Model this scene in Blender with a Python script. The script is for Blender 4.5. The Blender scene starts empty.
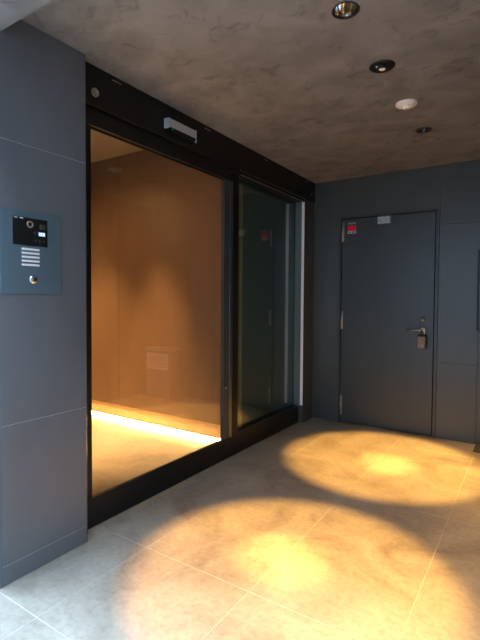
import bpy, bmesh, math
from mathutils import Vector, Matrix
S = bpy.context.scene
COL = S.collection
PI = math.pi

# ------------------------------------------------------------------ materials
def new_mat(name):
    m = bpy.data.materials.new(name); m.use_nodes = True
    nt = m.node_tree; nt.nodes.clear()
    out = nt.nodes.new('ShaderNodeOutputMaterial')
    return m, nt, out

def pbr(name, col, rough=.5, metal=0., spec=.5, noise=None, bump=None, rnoise=0., aniso=0., objvar=0.):
    """noise=(scale, amount, stretch xyz), bump=(scale, strength)"""
    m, nt, out = new_mat(name)
    b = nt.nodes.new('ShaderNodeBsdfPrincipled')
    b.inputs['Base Color'].default_value = (*col, 1)
    b.inputs['Roughness'].default_value = rough
    b.inputs['Metallic'].default_value = metal
    b.inputs['Specular IOR Level'].default_value = spec
    nt.links.new(b.outputs[0], out.inputs[0])
    tc = nt.nodes.new('ShaderNodeTexCoord')
    if noise:
        mp = nt.nodes.new('ShaderNodeMapping'); mp.inputs['Scale'].default_value = noise[2]
        nt.links.new(tc.outputs['Object'], mp.inputs[0])
        n = nt.nodes.new('ShaderNodeTexNoise'); n.inputs['Scale'].default_value = noise[0]
        n.inputs['Detail'].default_value = 6; n.inputs['Roughness'].default_value = .62
        nt.links.new(mp.outputs[0], n.inputs['Vector'])
        r = nt.nodes.new('ShaderNodeValToRGB')
        a = noise[1]
        r.color_ramp.elements[0].position = .3; r.color_ramp.elements[1].position = .72
        r.color_ramp.elements[0].color = (*[c * (1 - a) for c in col], 1)
        r.color_ramp.elements[1].color = (*[min(1, c * (1 + a)) for c in col], 1)
        nt.links.new(n.outputs[0], r.inputs[0]); nt.links.new(r.outputs[0], b.inputs['Base Color'])
        if rnoise:
            mr = nt.nodes.new('ShaderNodeMapRange')
            mr.inputs['To Min'].default_value = rough - rnoise; mr.inputs['To Max'].default_value = rough + rnoise
            nt.links.new(n.outputs[0], mr.inputs[0]); nt.links.new(mr.outputs[0], b.inputs['Roughness'])
    if bump:
        n2 = nt.nodes.new('ShaderNodeTexNoise'); n2.inputs['Scale'].default_value = bump[0]; n2.inputs['Detail'].default_value = 4
        nt.links.new(tc.outputs['Object'], n2.inputs['Vector'])
        bp = nt.nodes.new('ShaderNodeBump'); bp.inputs['Strength'].default_value = bump[1]; bp.inputs['Distance'].default_value = .01
        nt.links.new(n2.outputs[0], bp.inputs['Height']); nt.links.new(bp.outputs[0], b.inputs['Normal'])
    return m

def emis(name, col, s):
    m, nt, out = new_mat(name)
    e = nt.nodes.new('ShaderNodeEmission'); e.inputs[0].default_value = (*col, 1); e.inputs[1].default_value = s
    nt.links.new(e.outputs[0], out.inputs[0]); return m

def glass(name, ior, tint, rough=0.0):
    m, nt, out = new_mat(name)
    f = nt.nodes.new('ShaderNodeFresnel'); f.inputs[0].default_value = ior
    t = nt.nodes.new('ShaderNodeBsdfTransparent'); t.inputs[0].default_value = (*tint, 1)
    g = nt.nodes.new('ShaderNodeBsdfGlossy'); g.inputs['Roughness'].default_value = rough
    x = nt.nodes.new('ShaderNodeMixShader')
    # plain thin-sheet glass: same reflectance from either side
    geo = nt.nodes.new('ShaderNodeNewGeometry')
    lw = nt.nodes.new('ShaderNodeVectorMath'); lw.operation = 'DOT_PRODUCT'
    nt.links.new(geo.outputs['Incoming'], lw.inputs[0]); nt.links.new(geo.outputs['Normal'], lw.inputs[1])
    ab = nt.nodes.new('ShaderNodeMath'); ab.operation = 'ABSOLUTE'; nt.links.new(lw.outputs['Value'], ab.inputs[0])
    om = nt.nodes.new('ShaderNodeMath'); om.operation = 'SUBTRACT'; om.inputs[0].default_value = 1; nt.links.new(ab.outputs[0], om.inputs[1])
    pw = nt.nodes.new('ShaderNodeMath'); pw.operation = 'POWER'; pw.inputs[1].default_value = 5; nt.links.new(om.outputs[0], pw.inputs[0])
    f0 = ((ior - 1) / (ior + 1)) ** 2
    ma = nt.nodes.new('ShaderNodeMath'); ma.operation = 'MULTIPLY_ADD'
    ma.inputs[1].default_value = 1 - f0; ma.inputs[2].default_value = f0
    nt.links.new(pw.outputs[0], ma.inputs[0])
    nt.nodes.remove(f)
    nt.links.new(ma.outputs[0], x.inputs[0]); nt.links.new(t.outputs[0], x.inputs[1]); nt.links.new(g.outputs[0], x.inputs[2])
    nt.links.new(x.outputs[0], out.inputs[0]); return m

M = {}
def tile_material():
    m, nt, out = new_mat('porcelain_floor_tile')
    b = nt.nodes.new('ShaderNodeBsdfPrincipled'); nt.links.new(b.outputs[0], out.inputs[0])
    tc = nt.nodes.new('ShaderNodeTexCoord')
    n = nt.nodes.new('ShaderNodeTexNoise'); n.inputs['Scale'].default_value = 2.3; n.inputs['Detail'].default_value = 9
    n.inputs['Roughness'].default_value = .66; n.inputs['Distortion'].default_value = .7
    nt.links.new(tc.outputs['Object'], n.inputs['Vector'])
    r = nt.nodes.new('ShaderNodeValToRGB'); e = r.color_ramp.elements
    e[0].position = .33; e[0].color = (.185, .165, .135, 1)
    e[1].position = .68; e[1].color = (.365, .335, .285, 1)
    x = e.new(.5); x.color = (.29, .265, .222, 1)
    nt.links.new(n.outputs[0], r.inputs[0])
    n2 = nt.nodes.new('ShaderNodeTexNoise'); n2.inputs['Scale'].default_value = 38; n2.inputs['Detail'].default_value = 5
    nt.links.new(tc.outputs['Object'], n2.inputs['Vector'])
    r2 = nt.nodes.new('ShaderNodeValToRGB'); r2.color_ramp.elements[0].position = .34; r2.color_ramp.elements[1].position = .55
    r2.color_ramp.elements[0].color = (.86, .85, .84, 1); r2.color_ramp.elements[1].color = (1, 1, 1, 1)
    nt.links.new(n2.outputs[0], r2.inputs[0])
    mx = nt.nodes.new('ShaderNodeMix'); mx.data_type = 'RGBA'; mx.blend_type = 'MULTIPLY'; mx.inputs[0].default_value = 1
    nt.links.new(r.outputs[0], mx.inputs[6]); nt.links.new(r2.outputs[0], mx.inputs[7])
    nt.links.new(mx.outputs[2], b.inputs['Base Color'])
    mr = nt.nodes.new('ShaderNodeMapRange'); mr.inputs['To Min'].default_value = .30; mr.inputs['To Max'].default_value = .46
    nt.links.new(n.outputs[0], mr.inputs[0]); nt.links.new(mr.outputs[0], b.inputs['Roughness'])
    bp = nt.nodes.new('ShaderNodeBump'); bp.inputs['Strength'].default_value = .08; bp.inputs['Distance'].default_value = .01
    nt.links.new(n2.outputs[0], bp.inputs['Height']); nt.links.new(bp.outputs[0], b.inputs['Normal'])
    return m

def ceiling_material():
    m, nt, out = new_mat('trowelled_ceiling')
    b = nt.nodes.new('ShaderNodeBsdfPrincipled'); nt.links.new(b.outputs[0], out.inputs[0])
    b.inputs['Roughness'].default_value = .75
    tc = nt.nodes.new('ShaderNodeTexCoord')
    mp = nt.nodes.new('ShaderNodeMapping'); mp.inputs['Scale'].default_value = (1, 1.15, 1); mp.inputs['Rotation'].default_value = (0, 0, .9)
    nt.links.new(tc.outputs['Object'], mp.inputs[0])
    n = nt.nodes.new('ShaderNodeTexNoise'); n.inputs['Scale'].default_value = 4.5; n.inputs['Detail'].default_value = 9; n.inputs['Distortion'].default_value = .6
    nt.links.new(mp.outputs[0], n.inputs['Vector'])
    r = nt.nodes.new('ShaderNodeValToRGB'); e = r.color_ramp.elements
    e[0].position = .34; e[0].color = (.165, .153, .146, 1); e[1].position = .7; e[1].color = (.245, .232, .224, 1)
    nt.links.new(n.outputs[0], r.inputs[0])
    n2 = nt.nodes.new('ShaderNodeTexNoise'); n2.inputs['Scale'].default_value = 9; n2.inputs['Detail'].default_value = 3; n2.inputs['Distortion'].default_value = 1.2
    nt.links.new(mp.outputs[0], n2.inputs['Vector'])
    r2 = nt.nodes.new('ShaderNodeValToRGB'); r2.color_ramp.elements[0].position = .30; r2.color_ramp.elements[1].position = .42
    r2.color_ramp.elements[0].color = (.72, .71, .71, 1); r2.color_ramp.elements[1].color = (1, 1, 1, 1)
    nt.links.new(n2.outputs[0], r2.inputs[0])
    mx = nt.nodes.new('ShaderNodeMix'); mx.data_type = 'RGBA'; mx.blend_type = 'MULTIPLY'; mx.inputs[0].default_value = 1
    nt.links.new(r.outputs[0], mx.inputs[6]); nt.links.new(r2.outputs[0], mx.inputs[7])
    nt.links.new(mx.outputs[2], b.inputs['Base Color'])
    return m

M['tile'] = tile_material()
M['grout'] = pbr('pale_grout', (.43, .41, .375), .8)
M['ceil'] = ceiling_material()
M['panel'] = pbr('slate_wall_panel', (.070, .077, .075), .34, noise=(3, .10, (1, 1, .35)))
M['leftpanel'] = pbr('brightened_slate_panel', (.122, .127, .138), .38, noise=(3, .10, (1, 1, .35)))  # slate panel copy, lightened and blued to carry sky brightness in its colour
M['joint'] = pbr('panel_joint', (.010, .010, .011), .8)
M['facade'] = pbr('facade_panel', (.10, .12, .14), .6)
M['street'] = pbr('pavement', (.13, .14, .15), .8, noise=(3, .15, (1, 1, 1)))
M['rightwall'] = pbr('right_wall_panel', (.10, .10, .10), .45)
M['lobby'] = pbr('lobby_brown_panel', (.19, .12, .08), .34, noise=(2.5, .16, (1, 1, .3)))
M['lobbyceil'] = pbr('lobby_ceiling_paint', (.34, .29, .25), .8, noise=(3, .08, (1, 1, 1)))
M['backing'] = pbr('grey_backing', (.22, .26, .25), .6)
M['plinth'] = pbr('glow_tinted_plinth', (.85, .62, .36), .7)  # orange tint paints in the strip light's glow on the baseboard
M['glintjoint'] = pbr('glint_joint', (.35, .37, .40), .6)  # pale colour paints the highlights along the left wall joints
M['slot'] = pbr('pale_metal_slot', (.95, .97, 1.), .4, .2)
M['black'] = pbr('black_aluminium', (.006, .007, .009), .42, spec=.4)
M['blackmat'] = pbr('black_rubber', (.014, .014, .015), .7)
M['alu'] = pbr('satin_aluminium', (.62, .64, .66), .32, 1.)
M['stile'] = pbr('anodised_stile', (.22, .25, .28), .38, 1.)
M['litreveal'] = pbr('lit_reveal', (.96, .98, .97), .3)  # near white stands in for daylight on the jamb reveal
M['reveal'] = pbr('teal_glow_reveal', (.12, .17, .17), .45)  # teal colour paints the fall-off beside the bright strip
M['chrome'] = pbr('chrome', (.78, .78, .78), .12, 1.)
M['door'] = pbr('charcoal_door_paint', (.050, .058, .057), .36, noise=(4, .06, (1, 1, .25)))
M['doorframe'] = pbr('charcoal_frame_paint', (.046, .052, .052), .4)
M['steel'] = pbr('brushed_steel', (.52, .49, .44), .35, 1.)
M['silver'] = pbr('silver_plastic', (.55, .58, .62), .35, .3)
M['intercom'] = pbr('blue_grey_faceplate', (.12, .18, .22), .34, .35)
M['blackgloss'] = pbr('black_gloss_glass', (.012, .012, .012), .12)
M['white'] = pbr('white_ink', (.80, .80, .80), .5)
M['grey'] = pbr('grey_ink', (.38, .38, .38), .5)
M['red'] = pbr('red_ink', (1., .01, .03), .45)
M['blue'] = pbr('blue_ink', (.05, .09, .30), .5)
M['cream'] = pbr('cream_plastic', (.95, .86, .78), .45)
M['taupe'] = pbr('taupe_lockbox', (.23, .17, .14), .45)
M['rubbermat'] = pbr('dark_grey_mat', (.05, .05, .052), .8)
M['boxgrey'] = pbr('grey_box_metal', (.22, .20, .18), .4)
M['led'] = emis('warm_led', (1., .54, .18), 800.)
M['lamp'] = emis('warm_lamp', (1., .58, .24), .5)
M['screen'] = emis('lit_display', (.62, .78, 1.), 1.3)
M['screenblue'] = emis('lit_display_blue', (.02, .06, .6), 1.)
M['green'] = emis('green_led', (.05, .9, .25), .5)
M['glass'] = glass('clear_glass', 1.72, (.97, .985, .98))
M['darkglass'] = glass('tinted_reflective_glass', 3.0, (.66, .78, .76))

# ------------------------------------------------------------------ mesh helpers
class MB:
    def __init__(s): s.bm = bmesh.new(); s.mats = []
    def _mi(s, mat):
        if mat not in s.mats: s.mats.append(mat)
        return s.mats.index(mat)
    def _tag(s, faces, mat, smooth=False):
        i = s._mi(mat)
        for f in faces: f.material_index = i; f.smooth = smooth
    def box(s, p0, p1, mat, bevel=0., seg=2):
        p0, p1 = Vector(p0), Vector(p1); c = (p0 + p1) / 2; d = p1 - p0
        tmp = bmesh.new(); bmesh.ops.create_cube(tmp, size=1)
        for v in tmp.verts: v.co = Vector((v.co.x * abs(d.x), v.co.y * abs(d.y), v.co.z * abs(d.z))) + c
        if bevel: bmesh.ops.bevel(tmp, geom=tmp.edges[:], offset=min(bevel, min(abs(q) for q in d) * .45), segments=seg, affect='EDGES', profile=.5)
        return s._merge(tmp, mat)
    def _merge(s, tmp, mat, smooth=False, mtx=None):
        vm = {}
        for v in tmp.verts: vm[v] = s.bm.verts.new(mtx @ v.co if mtx else v.co)
        fs = []
        for f in tmp.faces:
            try: fs.append(s.bm.faces.new([vm[v] for v in f.verts]))
            except ValueError: pass
        s._tag(fs, mat, smooth); tmp.free(); return fs
    def quad(s, pts, mat):
        f = s.bm.faces.new([s.bm.verts.new(p) for p in pts]); s._tag([f], mat); return f
    def lathe(s, prof, mat, n=32, mtx=None, smooth=True):
        """prof: [(r, z)] swept round z"""
        tmp = bmesh.new(); rings = []
        for r, z in prof:
            if r < 1e-6: rings.append([tmp.verts.new((0, 0, z))])
            else: rings.append([tmp.verts.new((r * math.cos(2 * PI * k / n), r * math.sin(2 * PI * k / n), z)) for k in range(n)])
        for a, b in zip(rings, rings[1:]):
            for k in range(n):
                k2 = (k + 1) % n
                if len(a) == 1 and len(b) == 1: continue
                if len(a) == 1: tmp.faces.new([a[0], b[k], b[k2]])
                elif len(b) == 1: tmp.faces.new([a[k], b[0], a[k2]])
                else: tmp.faces.new([a[k], b[k], b[k2], a[k2]])
        bmesh.ops.recalc_face_normals(tmp, faces=tmp.faces[:])
        return s._merge(tmp, mat, smooth, mtx)
    def tube(s, pts, r, mat, n=10):
        pts = [Vector(p) for p in pts]; tmp = bmesh.new(); rings = []
        up = None
        for i, p in enumerate(pts):
            t = ((pts[i + 1] if i < len(pts) - 1 else p) - (pts[i - 1] if i else p)).normalized()
            if up is None: up = t.orthogonal().normalized()
            u = (up - t * up.dot(t)).normalized(); w = t.cross(u); up = u
            rr = r[i] if isinstance(r, (list, tuple)) else r
            rings.append([tmp.verts.new(p + rr * (u * math.cos(2 * PI * k / n) + w * math.sin(2 * PI * k / n))) for k in range(n)])
        for a, b in zip(rings, rings[1:]):
            for k in range(n): tmp.faces.new([a[k], a[(k + 1) % n], b[(k + 1) % n], b[k]])
        tmp.faces.new(rings[0][::-1]); tmp.faces.new(rings[-1])
        bmesh.ops.recalc_face_normals(tmp, faces=tmp.faces[:])
        return s._merge(tmp, mat, True)
    def build(s, name, parent=None, loc=(0, 0, 0)):
        me = bpy.data.meshes.new(name)
        for v in s.bm.verts: v.co -= Vector(loc)
        s.bm.normal_update(); s.bm.to_mesh(me); s.bm.free()
        for m in s.mats: me.materials.append(M[m])
        o = bpy.data.objects.new(name, me); COL.objects.link(o)
        if parent:
            o.parent = parent; o.location = Vector(loc) - wl(parent)
        else: o.location = loc
        return o

def wl(o):
    v = Vector((0, 0, 0))
    while o: v = v + o.location; o = o.parent
    return v

def tag(o, label=None, cat=None, group=None, kind=None):
    if label: o['label'] = label
    if cat: o['category'] = cat
    if group: o['group'] = group
    if kind: o['kind'] = kind
    return o

def empty(name, loc):
    o = bpy.data.objects.new(name, None); COL.objects.link(o); o.location = loc; o.empty_display_size = .05
    return o

def copy_tree(o, parent=None):
    c = o.copy(); COL.objects.link(c); c.parent = parent
    for ch in list(o.children): copy_tree(ch, c)
    return c

def axis_m(p, d):
    """matrix taking local z to direction d at p"""
    return Matrix.Translation(Vector(p)) @ Vector(d).to_track_quat('Z', 'Y').to_matrix().to_4x4()

H = 2.5          # entrance ceiling
HL = 2.75        # lobby ceiling
XR = 2.26        # right wall
YE = -3.385      # mouth of the entrance
XS = .345
YL = -1.2

# ------------------------------------------------------------------ floor
f = MB()
f.box((-3.1, -5.6, -.10), (2.5, .2, -.0007), 'grout')
g = .0010
def cuts(lo, hi, seq):
    return [lo] + [q for q in sorted(seq) if lo + .02 < q < hi - .02] + [hi]
def slabs(xs, ys):
    for x0, x1 in zip(xs, xs[1:]):
        for y0, y1 in zip(ys, ys[1:]):
            f.box((x0 + g, y0 + g, -.02), (x1 - g, y1 - g, 0), 'tile', .0012, 1)
ylong = [-5.21, -4.61, -3.41, -2.805, -1.605, -.405]
slabs(cuts(XS, XR + .1, [XS + .6175 * k for k in range(1, 5)]), cuts(-5.6, .1, ylong))
slabs([-.08, XS], cuts(-5.6, .1, [-5.21, -4.61, -4.01, -3.41, -2.805, -2.17, -1.57, -.97, -.37]))
slabs(cuts(-3.05, -.08, [-.55, -1.17, -1.79, -2.41]), cuts(-5.6, .1, [-5.2, -4.0, -2.77, -1.555]))
tag(f.build('floor'), 'large beige porcelain floor tiles with thin pale grout', kind='structure')

# ------------------------------------------------------------------ ceilings with openings for the recessed fittings
LX = 1.275
CUT = [(-2.565, .0555), (-.975, .0555)]
c = MB()
def ring_cell(cx, cy, h, r, z, mat, n=32):
    top = []; ins = []
    for k in range(n):
        a = 2 * PI * k / n; ca, sa = math.cos(a), math.sin(a)
        q = h / max(abs(ca), abs(sa))
        top.append(c.bm.verts.new((cx + q * ca, cy + q * sa, z))); ins.append(c.bm.verts.new((cx + r * ca, cy + r * sa, z)))
    fs = [c.bm.faces.new([top[k], ins[k], ins[(k + 1) % n], top[(k + 1) % n]]) for k in range(n)]
    for k in range(n):   # corner fillers keep the cell square
        a0, a1 = top[k].co, top[(k + 1) % n].co
        if abs(a0.x - a1.x) > 1e-5 and abs(a0.y - a1.y) > 1e-5:
            cor = c.bm.verts.new((cx + math.copysign(h, a0.x + a1.x - 2 * cx), cy + math.copysign(h, a0.y + a1.y - 2 * cy), z))
            fs.append(c.bm.faces.new([top[k], top[(k + 1) % n], cor]))
    c._tag(fs, mat)
hh = .1
def crect(x0, y0, x1, y1, z=H):
    c.quad([(x0, y0, z), (x0, y1, z), (x1, y1, z), (x1, y0, z)], 'ceil')
crect(0., YE, LX - hh, 0); crect(LX + hh, YE, XR, 0)
ys = [YE]
for cy, r in CUT: ys += [cy - hh, cy + hh]
ys.append(0)
for a, b in zip(ys[::2], ys[1::2]): crect(LX - hh, a, LX + hh, b)
for cy, r in CUT: ring_cell(LX, cy, hh, r, H, 'ceil')
tag(c.build('ceiling'), 'dark taupe trowelled plaster ceiling', kind='structure')

so = MB()
so.box((-.165, -3.62, 2.4), (XR, YE + .012, 2.86), 'ceil')
tag(so.build('ceiling_porch'), 'lower taupe soffit at the mouth of the entrance', kind='structure')
lc = MB(); lc.box((-3.0, YE + .1, HL), (-.166, YL + .059, HL + .06), 'lobbyceil')
tag(lc.build('ceiling_lobby'), 'warm lit lobby ceiling behind the glass', kind='structure')
rf = MB(); rf.box((-3.3, -3.62, 2.86), (XR + .2, .25, 3.0), 'facade')  # unseen slab added to keep sky light out
tag(rf.build('ceiling_sky_block'), kind='structure')

# ------------------------------------------------------------------ walls
def panelled_x(name, x, ylo, yhi, zs, depth=.05, mat='panel', label=None, ys=()):
    b = MB(); b.box((x - depth, ylo, 0), (x - .004, yhi, zs[-1]), 'joint')
    yy = [ylo] + list(ys) + [yhi]
    for y0, y1 in zip(yy, yy[1:]):
        for z0, z1 in zip(zs, zs[1:]):
            b.box((x - .012, y0 + .0012, z0 + .0016), (x, y1 - .0012, z1 - .0016), mat, .0012, 1)
    return tag(b.build(name), label, kind='structure')
XW = .054
YW = -2.942
wl_ = MB()
wl_.box((-.16, YE + .004, 0), (XW - .002, YW - .002, H), 'glintjoint')
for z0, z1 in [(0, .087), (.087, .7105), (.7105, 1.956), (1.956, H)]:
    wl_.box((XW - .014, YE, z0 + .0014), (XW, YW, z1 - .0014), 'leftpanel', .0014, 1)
wl_.box((-.16, YE - .012, 0), (XW - .001, YE + .002, 2.62), 'facade')
tag(wl_.build('wall_left'), 'slate grey panelled wall carrying the entry intercom', kind='structure')

fr = MB(); fr.box((-3.3, YE - .01, 0), (-.16, YE + .1, 2.86), 'facade')
tag(fr.build('wall_front'), kind='structure')

DX0, DX1, DZ = .278, 1.232, 2.122
wb = MB()
wb.box((-.12, .012, 0), (DX0, .2, H), 'joint'); wb.box((DX1, .012, 0), (XR, .2, H), 'joint')
wb.box((DX0, .012, DZ), (DX1, .2, H), 'joint'); wb.box((-.12, -.004, H + .001), (XR, .2, 2.86), 'joint'); wb.box((DX0, .12, 0), (DX1, .2, DZ), 'joint')
gj = .0009
def bp_(x0, x1, z0, z1): wb.box((x0 + gj, 0, z0 + gj), (x1 - gj, .016, z1 - gj), 'panel', .0012, 1)
bp_(-.12, DX0, 0, H); bp_(DX0 - 2 * gj, DX1 + 2 * gj, DZ, H)
for x0, x1 in [(DX1, 1.562), (1.562, XR)]:
    for z0, z1 in [(0, .703), (.703, 1.962), (1.962, H)]: bp_(x0, x1, z0, z1)
tag(wb.build('wall_back'), 'dark slate panelled wall around the steel door', kind='structure')

wr = MB(); wr.box((XR, -3.62, 0), (XR + .15, .2, 2.86), 'rightwall'); wr.box((XR, -5.4, 0), (XR + .15, -3.62, 3.4), 'rightwall')  # outer wing is unseen, added to block sky light from the right
tag(wr.build('wall_right'), kind='structure')

# lobby behind the glass
YL = -1.2
lb = MB()
lb.box((-3.0, YL + .006, .14), (-.158, YL + .059, HL - .0005), 'joint')
for x0, x1 in [(-3.0, -1.682), (-1.682, -.155)]:
    lb.box((x0 + .0015, YL, .14), (x1 - .0015, YL + .012, HL - .0005), 'lobby', .0015, 1)
tag(lb.build('wall_lobby'), 'glossy brown panelled lobby wall behind the glass', kind='structure')
ls = MB(); ls.box((-.166, YL + .001, 0), (-.13, -.005, H + .36), 'backing')
ls.box((-3.0, YL + .06, 0), (-.17, YL + .10, 2.86), 'black')
tag(ls.build('wall_lobby_side'), 'black return wall behind the dark glass pane', kind='structure')
lw = MB(); lw.box((-3.1, YE + .1, 0), (-3.0, YL + .1, 2.86), 'lobby')
tag(lw.build('wall_lobby_left'), kind='structure')
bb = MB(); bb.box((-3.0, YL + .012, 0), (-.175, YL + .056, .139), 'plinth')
tag(bb.build('baseboard_lobby'), 'recessed baseboard tinted to look lit above the light strip', kind='structure')
led = empty('light_strip', (-1.57, YL, 0)); tag(led, 'warm glowing strip light along the foot of the lobby wall', 'light')
b = MB(); b.box((-2.98, YL - .006, .0008), (-.17, YL + .008, .0135), 'led'); tag(b.build('diffuser', led), 'glowing diffuser')
b = MB(); b.box((-2.98, YL - .0075, .0138), (-.17, YL + .0115, .0165), 'steel', .0005, 1); b.build('profile', led)

# pavement outside
pv = MB(); pv.box((-14, -22, -.16), (14, -5.6, -.02), 'street'); pv.box((-14, -5.6, -.16), (-3.1, YE - .01, -.02), 'street')
tag(pv.build('floor_outside'), kind='structure')

sw = MB(); sw.box((-30, -9.2, -.1), (30, -8.8, 12.5), 'facade')  # unseen building added to cut off the low sky light
tag(sw.build('wall_sky_block'), kind='structure')
# ------------------------------------------------------------------ glazed front: header, jambs, sliding leaf, fixed pane
hd = empty('trim_1', (-.05, -1.47, 2.2)); tag(hd, 'black header cover over the sliding door and glass pane', kind='structure')
b = MB(); b.box((-.165, YW + .001, 2.292), (0, -.001, H + .36), 'black', .002, 1); b.build('cover', hd)
b = MB(); b.box((-.085, YW, 2.199), (-.030, -1.53, 2.2905), 'black', .0015, 1); b.box((-.165, -1.53, 2.270), (-.012, -.001, 2.2905), 'black', .0015, 1)
b.build('lower_rail', hd)
for y0 in (-2.725, -1.90, -1.07, -.245):
    b = MB(); b.box((-.002, y0, 2.4735), (.0025, y0 + .066, 2.4785), 'steel', .001, 1); b.build('clip', hd)
b = MB(); mt = axis_m((0, -2.841, 2.362), (1, 0, 0))
b.lathe([(0, .004), (.018, .004), (.0185, .007), (.0225, .007), (.0235, .004), (.0235, -.002)], 'steel', 28, mt)
b.build('key_switch', hd)
b = MB(); b.lathe([(0, .006), (.007, .005), (.010, .002), (.010, -.002)], 'steel', 20, axis_m((0, -.081, 2.364), (1, 0, 0))); b.build('screw_cap', hd)
b = MB(); b.box((-.022, -1.40, 2.264), (-.014, -.248, 2.2695), 'steel', .001, 1); b.box((-.004, -1.45, 2.2915), (.0015, -.245, 2.2945), 'steel', .0008, 1)  # beads added to draw the lit edge lines above the pane
tag(b.build('bead', hd), 'thin metal bead standing in for the lit edge line')

jl = MB(); jl.box((-.10, YW, 0), (-.012, YW + .055, 2.205), 'black', .002, 1)
tag(jl.build('trim_2'), 'black jamb beside the slate wall', kind='structure')
jp = MB(); jp.box((-.125, -1.468, 0), (-.044, -1.388, 2.2905), 'black', .002, 1)
tag(jp.build('trim_3'), 'black mullion post between door leaf and dark pane', kind='structure')
jr = empty('trim_4', (-.05, -.12, 0)); tag(jr, 'charcoal jamb in the corner with a metal reveal painted as lit', kind='structure')
b = MB(); b.box((-.125, -.245, 0), (.0, -.022, 2.2905), 'panel', .002, 1); b.build('post', jr)
b = MB(); b.box((-.100, -.2475, .18), (-.033, -.2455, 2.262), 'reveal', .0005, 1); b.build('reveal', jr)
b = MB(); b.box((-.032, -.2495, .18), (-.002, -.2455, 2.262), 'litreveal', .001, 1); tag(b.build('reveal_strip', jr), 'metal reveal strip painted near white as lit')

# sliding leaf
ld = empty('door_1', (-.07, -2.2, 0)); tag(ld, 'clear glass automatic sliding door with warm lobby behind', kind='structure')
b = MB(); b.box((-.075, YW + .06, .0006), (-.045, -1.469, .163), 'black', .002, 1); b.build('bottom_rail', ld)
b = MB(); b.box((-.066, -2.835, .158), (-.058, -1.58, 2.203), 'glass'); b.build('glass', ld)
b = MB(); b.box((-.075, YW + .05, .163), (-.045, -2.832, 2.198), 'black', .0015, 1); b.build('stile', ld)
b = MB(); b.box((-.075, -1.590, .163), (-.045, -1.517, 2.1985), 'doorframe', .0015, 1)
b.box((-.075, -1.516, .163), (-.041, -1.478, 2.1985), 'stile', .002, 1); tag(b.build('stile', ld), 'black stile edged in blue grey aluminium')
b = MB(); b.box((-.0575, -2.83, 2.188), (-.052, -1.59, 2.1985), 'black', .001, 1); b.box((-.0575, -2.83, .1632), (-.050, -1.59, .170), 'stile', .001, 1); b.build('gasket', ld)
b = MB(); b.lathe([(0, .004), (.006, .0035), (.008, 0), (.008, -.003)], 'chrome', 18, axis_m((-.045, -1.552, .572), (1, 0, 0))); b.build('lock', ld)

# fixed dark pane
wp = empty('window_1', (-.07, -.8, 0)); tag(wp, 'dark reflective fixed glass pane mirroring the steel door', kind='structure')
b = MB(); b.box((-.118, -1.387, 0), (-.047, -.251, .164), 'black', .002, 1); b.build('bottom_rail', wp)
b = MB(); b.box((-.113, -1.400, .165), (-.105, -.249, 2.295), 'darkglass'); b.build('glass', wp)
b = MB(); b.box((-.064, -1.386, .1645), (-.056, -.252, .170), 'stile', .001, 1); b.build('bead', wp)


# ------------------------------------------------------------------ motion sensor on the header
y0, y1 = -2.312, -2.052
sn = empty('door_sensor', (.025, (y0 + y1) / 2, 2.335)); tag(sn, 'slim silver and black motion sensor bar on the black header above the sliding door', 'sensor')
def prism_y(mb, prof, y0, y1, mat):
    a = [mb.bm.verts.new((x, y0, z)) for x, z in prof]; d = [mb.bm.verts.new((x, y1, z)) for x, z in prof]
    n = len(prof); fs = [mb.bm.faces.new(a), mb.bm.faces.new(d[::-1])]
    for k in range(n): fs.append(mb.bm.faces.new([a[k], d[k], d[(k + 1) % n], a[(k + 1) % n]]))
    bmesh.ops.recalc_face_normals(mb.bm, faces=fs); mb._tag(fs, mat)
b = MB(); prism_y(b, [(.0005, 2.405), (.040, 2.402), (.050, 2.396), (.050, 2.346), (.0005, 2.346)], y0, y1, 'silver'); b.build('housing', sn)
b = MB(); prism_y(b, [(.0005, 2.3455), (.049, 2.3455), (.036, 2.322), (.0005, 2.318)], y0 + .01, y1 + .002, 'blackgloss'); b.build('lens_cover', sn)
b = MB(); b.box((.002, y1, 2.322), (.050, y1 + .006, 2.404), 'silver', .002, 1); b.build('end_cap', sn)
b = MB(); b.lathe([(0, .003), (.003, .002), (.004, -.001)], 'green', 12, axis_m((.045, y0 + .03, 2.338), (.8, 0, -.6))); tag(b.build('indicator', sn), 'green indicator light')

# ------------------------------------------------------------------ intercom panel
ic = empty('intercom', (XW + .002, -3.2, 1.29)); tag(ic, 'blue grey metal entry intercom panel on the slate wall at left', 'intercom')
X0 = XW - .001
b = MB(); b.box((X0, -3.3845, 1.291), (X0 + .006, -3.092, 1.659), 'intercom', .0015, 2); b.build('faceplate', ic)
X1 = X0 + .006
b = MB(); b.box((X1, -3.331, 1.508), (X1 + .003, -3.164, 1.632), 'blackgloss', .001, 1); b.build('display_module', ic)
dm = bpy.data.objects['display_module']
XD = X1 + .003
b = MB(); mt = axis_m((XD, -3.250, 1.604), (1, 0, 0))
b.lathe([(.009, .0006), (.0095, .0022), (.0145, .0022), (.016, .0004)], 'steel', 28, mt)
b.lathe([(0, .0022), (.005, .0018), (.0088, .0004)], 'blackgloss', 24, mt); b.build('camera_lens', dm)
b = MB()
for k in range(2): b.box((XD, -3.325 + k * .026, 1.6255), (XD + .0006, -3.309 + k * .026, 1.6285), 'white')
b.build('status_mark', dm)
b = MB(); b.box((XD, -3.203, 1.588), (XD + .001, -3.179, 1.610), 'stile', .0005, 1); b.build('card_reader', dm)
b = MB(); b.box((XD, -3.208, 1.557), (XD + .0007, -3.178, 1.573), 'screen'); b.box((XD, -3.2125, 1.561), (XD + .0006, -3.2085, 1.576), 'screenblue')
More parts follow.
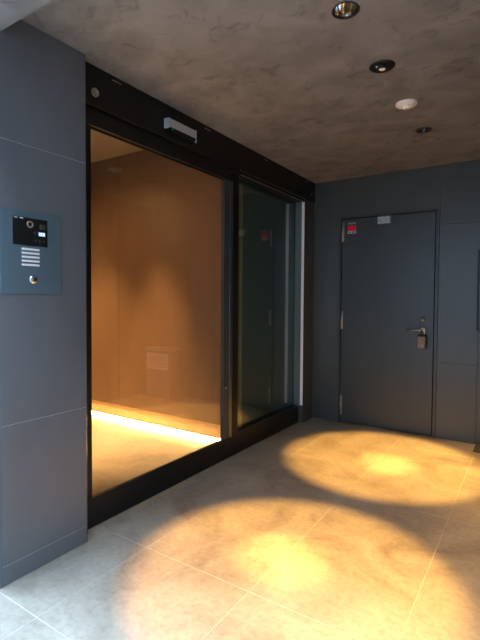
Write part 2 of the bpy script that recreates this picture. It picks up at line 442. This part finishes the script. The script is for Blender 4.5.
b.box((XD + .0007, -3.200, 1.561), (XD + .0010, -3.198, 1.569), 'blue'); b.box((XD + .0007, -3.191, 1.561), (XD + .0010, -3.189, 1.569), 'blue'); tag(b.build('screen', dm), 'small lit white and blue readout')
b = MB(); b.box((XD, -3.230, 1.562), (XD + .0005, -3.224, 1.576), 'stile')
b.build('key', dm)
for k in range(3):
    b = MB(); b.box((XD, -3.230 + .02 * k, 1.528), (XD + .0005, -3.220 + .02 * k, 1.537), 'stile'); b.build('key', dm)
for k in range(5):
    z = 1.4915 - k * .0176
    b = MB(); b.box((X1 - .001, -3.290, z - .0046), (X1 + .0035, -3.204, z + .0046), 'slot', .002, 2); b.build('speaker_slot', ic)
b = MB(); b.lathe([(0, .008), (.010, .008), (.012, .0065), (.0185, .0055), (.020, .002), (.020, -.001)], 'chrome', 28, axis_m((X1, -3.235, 1.356), (1, 0, 0)))
b.box((X1 + .008, -3.237, 1.349), (X1 + .0085, -3.233, 1.363), 'blackmat'); b.build('keyhole', ic)

# ------------------------------------------------------------------ steel door
dr = empty('door_2', ((DX0 + DX1) / 2, .05, 0)); tag(dr, 'closed charcoal steel door with lever handle in the back wall', kind='structure')
b = MB()
b.box((DX0, -.006, 0), (.300, .11, DZ), 'doorframe', .002, 1); b.box((1.203, -.006, 0), (DX1, .11, DZ), 'doorframe', .002, 1)
b.box((.300, -.006, 2.098), (1.203, .11, DZ), 'doorframe', .002, 1); b.build('frame', dr)
b = MB(); b.box((.306, .004, .012), (1.195, .044, 2.090), 'door', .002, 2); b.build('leaf', dr); lf = bpy.data.objects['leaf']
for z0, z1 in [(1.865, 2.068), (.970, 1.156), (.076, .284)]:
    b = MB(); xh = .3135
    b.tube([(xh, -.006, z0), (xh, -.006, z1)], .0075, 'steel', 14)
    b.box((xh - .002, -.004, z0 + .004), (xh + .014, .006, z1 - .004), 'steel', .001, 1); b.build('hinge', dr)
b = MB(); b.box((.366, .0024, 1.944), (.449, .0042, 2.022), 'white')
b.box((.366, .0016, 1.968), (.449, .0026, 2.022), 'red')
for k, (a, w) in enumerate([(.366, .026), (.397, .022), (.425, .022)]): b.box((a, .0016, 2.037), (a + w, .0042, 2.054), 'grey')
b.box((.374, .0016, 1.949), (.399, .0026, 1.962), 'blue'); b.box((.409, .0016, 1.949), (.440, .0026, 1.964), 'blue')
tag(b.build('sticker', lf), 'red, white and blue warning sticker')
b = MB(); b.box((.668, -.006, 2.016), (.796, .004, 2.086), 'steel', .0015, 1); b.box((.786, -.010, 2.018), (.797, -.005, 2.100), 'chrome', .001, 1)
b.box((.676, -.010, 2.084), (.797, -.002, 2.100), 'doorframe', .001, 1); b.lathe([(0, .003), (.006, .002), (.007, -.001)], 'chrome', 14, axis_m((.690, -.006, 2.047), (0, -1, 0)))
tag(b.build('catch_plate', lf), 'brushed steel catch plate')
b = MB(); b.lathe([(0, .010), (.011, .010), (.013, .007), (.019, .006), (.021, 0)], 'steel', 26, axis_m((1.100, .004, 1.092), (0, -1, 0))); b.box((1.0985, -.007, 1.086), (1.1015, -.0055, 1.098), 'blackmat')
b.build('deadlock', lf)
b = MB(); b.lathe([(0, .012), (.020, .012), (.025, .008), (.026, 0)], 'chrome', 28, axis_m((1.106, .004, .996), (0, -1, 0)))
b.tube([(1.106, -.004, .996), (1.106, -.046, .996)], .010, 'chrome', 16); b.build('handle_rose', lf)
b = MB(); b.tube([(1.108, -.050, .996), (1.09, -.052, .996), (1.06, -.052, .9955), (1.0, -.050, .994), (.966, -.046, .993)], [.011, .0115, .0105, .009, .008], 'stile', 14)
tag(b.build('lever_handle', lf), 'dark metal lever handle')

# key lock box hung on the lever
kb = empty('key_lock_box', (1.108, -.05, .83)); tag(kb, 'small taupe key lock box hanging by its shackle from the door lever', 'lock box')
b = MB(); b.box((1.074, -.072, .828), (1.140, -.036, .938), 'taupe', .006, 3); b.build('body', kb)
b = MB(); pts = [(1.086, -.054, .936)]
pts += [(1.086, -.054, .985)] + [(1.108 - .022 * math.cos(PI * k / 8), -.054, .985 + .026 * math.sin(PI * k / 8)) for k in range(1, 8)] + [(1.130, -.054, .985), (1.130, -.054, .936)]
b.tube(pts, .0045, 'chrome', 10); b.build('shackle', kb)
b = MB(); b.box((1.068, -.070, .936), (1.145, -.040, .950), 'blackmat', .004, 2); b.build('cap', kb)
for dx in (1.116, 1.116):
    b = MB(); b.lathe([(0, .003), (.005, .002), (.006, -.001)], 'cream', 14, axis_m((dx, -.072, .854), (0, -1, 0))); b.build('button', kb)
for k in range(3):
    b = MB(); b.box((1.081, -.0745, .880 + k * .016), (1.133, -.0715, .892 + k * .016), 'taupe', .001, 1); b.build('dial', kb)

# ------------------------------------------------------------------ ceiling fittings
GL = 'recessed ceiling fittings in a row'
def downlight(y, label, z=H, lamp=True):
    o = empty('downlight', (LX, y, z)); tag(o, label, 'ceiling light', 'recessed downlights in a row')
    T = Matrix.Translation((LX, y, z))
    b = MB(); b.lathe([(.0553, .0005), (.0555, -.002), (.058, -.0035), (.0515, -.003), (.050, .0), (.050, .004)], 'black', 40, T); b.build('trim_ring', o)
    b = MB(); b.lathe([(.0502, .002), (.049, .02), (.043, .045), (.030, .066)], 'chrome', 40, T); b.build('reflector', o)
    b = MB(); b.lathe([(0, .064), (.027, .064), (.029, .068), (.029, .09), (0, .09)], 'lamp', 28, T); b.build('lamp', o)
    b = MB(); b.lathe([(.0545, .0008), (.0545, .098), (0, .098)], 'blackmat', 32, T); b.build('can', o)
    return o
downlight(-2.565, 'chrome recessed downlight with black rim in the ceiling nearest the viewer')
downlight(-.975, 'chrome recessed downlight with black rim, last in the row towards the steel door')

sp = empty('spotlight', (LX, -2.022, H)); tag(sp, 'black round ceiling spotlight with a tiny pale lens, second fitting in the row', 'ceiling light')
T = Matrix.Translation((LX, -2.022, H))
b = MB(); b.lathe([(.066, 0), (.066, -.003), (.063, -.006), (.052, -.007), (.045, -.004), (0, -.004)], 'black', 40, T); b.build('trim_ring', sp)
b = MB(); b.lathe([(.028, -.004), (.028, -.014), (.025, -.018), (.018, -.018), (.016, -.015)], 'black', 28, T); b.build('gimbal', sp)
b = MB(); b.lathe([(.0165, -.0155), (.013, -.019), (0, -.021)], 'cream', 24, T); tag(b.build('lens', sp), 'pale lens')
b = MB(); b.box((LX - .027, -2.050, H - .010), (LX - .018, -2.038, H - .0045), 'cream', .002, 1); b.build('clip', sp)

sd = empty('smoke_detector', (LX, -1.492, H)); tag(sd, 'cream round smoke detector on the ceiling between black spotlight and last downlight', 'smoke detector')
T = Matrix.Translation((LX, -1.492, H))
b = MB(); b.lathe([(.064, 0), (.064, -.008), (.060, -.013), (.035, -.019), (.030, -.020), (0, -.020)], 'cream', 44, T); b.build('base', sd)
b = MB(); b.lathe([(.026, -.019), (.024, -.028), (.018, -.033), (0, -.034)], 'cream', 32, T); b.build('sensing_head', sd)
b = MB(); b.lathe([(.008, -.0335), (.007, -.0365), (0, -.037)], 'grey', 18, T); b.build('indicator', sd)

# ------------------------------------------------------------------ things on the right, seen at the edge and in the glass
nb = empty('wall_cabinet', (1.80, -.03, 1.014)); tag(nb, 'flat black cabinet hung on the back wall at the right edge', 'cabinet')
b = MB(); b.box((1.553, -.050, 1.014), (2.05, -.0005, 1.715), 'black', .004, 2); b.build('body', nb)
b = MB(); b.box((1.567, -.054, 1.028), (2.036, -.050, 1.70), 'blackgloss', .002, 1); b.build('door', nb)

mt_ = MB(); mt_.box((1.567, -.236, .0005), (2.24, -.012, .012), 'rubbermat', .003, 2)
tag(mt_.build('floor_mat', loc=(1.95, -.12, 0)), 'dark grey mat on the floor along the back wall at right', 'mat')
bx = empty('parcel_box', (1.94, -.13, .012)); tag(bx, 'low grey box cabinet with a white notice, mirrored in the glass door', 'cabinet')
b = MB(); b.box((1.735, -.226, .0125), (2.145, -.02, .600), 'boxgrey', .005, 2); b.build('body', bx)
b = MB(); b.box((1.725, -.234, .601), (2.155, -.016, .634), 'silver', .005, 2); b.build('lid', bx)
b = MB(); b.box((1.75, -.229, .360), (2.13, -.226, .570), 'white', .001, 1)
for k in range(5): b.box((1.775, -.2298, .39 + .03 * k), (2.105, -.229, .400 + .03 * k), 'grey')
b.build('notice', bx)

# ------------------------------------------------------------------ lights
def spot(name, loc, aim, power, col, size, blend, rad=.03):
    l = bpy.data.lights.new(name, 'SPOT'); l.energy = power; l.color = col; l.spot_size = math.radians(size); l.spot_blend = blend; l.shadow_soft_size = rad
    o = bpy.data.objects.new(name, l); COL.objects.link(o); o.location = loc
    o.rotation_euler = (Vector(aim) - Vector(loc)).to_track_quat('-Z', 'Y').to_euler(); return o
WARM = (1., .50, .105)
for y in (-2.565, -.975):
    spot('warm_beam', (LX, y, 2.548), (LX - (.27 if y > -1.5 else .21), y + (.10 if y > -1.5 else -.02), 0), 960, WARM, 36, .4, .012)
    spot('downlight_skirt', (LX, y, 2.49), (LX - .2, y, 0), 60, WARM, 64, 1., .03)
    spot('downlight_core', (LX, y, 2.548), (LX - (.24 if y > -1.5 else .32), y + .06, 0), 950, WARM, 13, 1., .012)
spot('warm_beam', (2.12, -2.6, 2.49), (2.12, -2.55, 0), 300, WARM, 58, 1., .03)  # unseen lamp added to warm the floor at right
spot('warm_beam', (2.05, -.95, 2.49), (2.0, -.75, 0), 360, WARM, 52, 1., .03)  # unseen lamp added to warm the lower right of the back wall
# added unseen lamps that warm the lobby wall and floor
for p0, p1, sz, e in [((-.42, -2.7, HL - .03), (-1.2, -1.2, 1.1), 92, 85), ((-2.3, -2.7, HL - .03), (-1.8, -1.2, .9), 88, 95), ((-1.95, -1.95, HL - .02), (-1.95, -1.8, 0), 68, 950), ((-1.1, -1.72, HL - .02), (-1.1, -1.6, 0), 48, 800)]:
    spot('lobby_fill', p0, p1, e, (1., .52, .18), sz, 1., .08)

w = bpy.data.worlds.new('world'); S.world = w; w.use_nodes = True
bg = w.node_tree.nodes['Background']; bg.inputs[0].default_value = (.60, .79, 1., 1); bg.inputs[1].default_value = 23.

# ------------------------------------------------------------------ camera
yaw, pitch, roll = -.5832, -.0323, .0066
fw = Vector((math.sin(yaw) * math.cos(pitch), math.cos(yaw) * math.cos(pitch), math.sin(pitch)))
r = Vector((math.cos(yaw), -math.sin(yaw), 0)); u = r.cross(fw)
r2 = r * math.cos(roll) + u * math.sin(roll); u2 = -r * math.sin(roll) + u * math.cos(roll)
cam = bpy.data.cameras.new('camera'); co = bpy.data.objects.new('camera', cam); COL.objects.link(co)
mtx = Matrix((r2, u2, -fw)).transposed().to_4x4(); mtx.translation = Vector((1.9736, -4.4214, 1.2739)); co.matrix_world = mtx
cam.sensor_fit = 'HORIZONTAL'; cam.sensor_width = 36; cam.lens = 446.9 / 480 * 36
cam.shift_y = -6.7 / 480; cam.clip_start = .02
S.camera = co
S.view_settings.view_transform = 'Standard'; S.view_settings.look = 'None'; S.view_settings.gamma = 1
S.view_settings.use_curve_mapping = False; S.view_settings.exposure = 0.
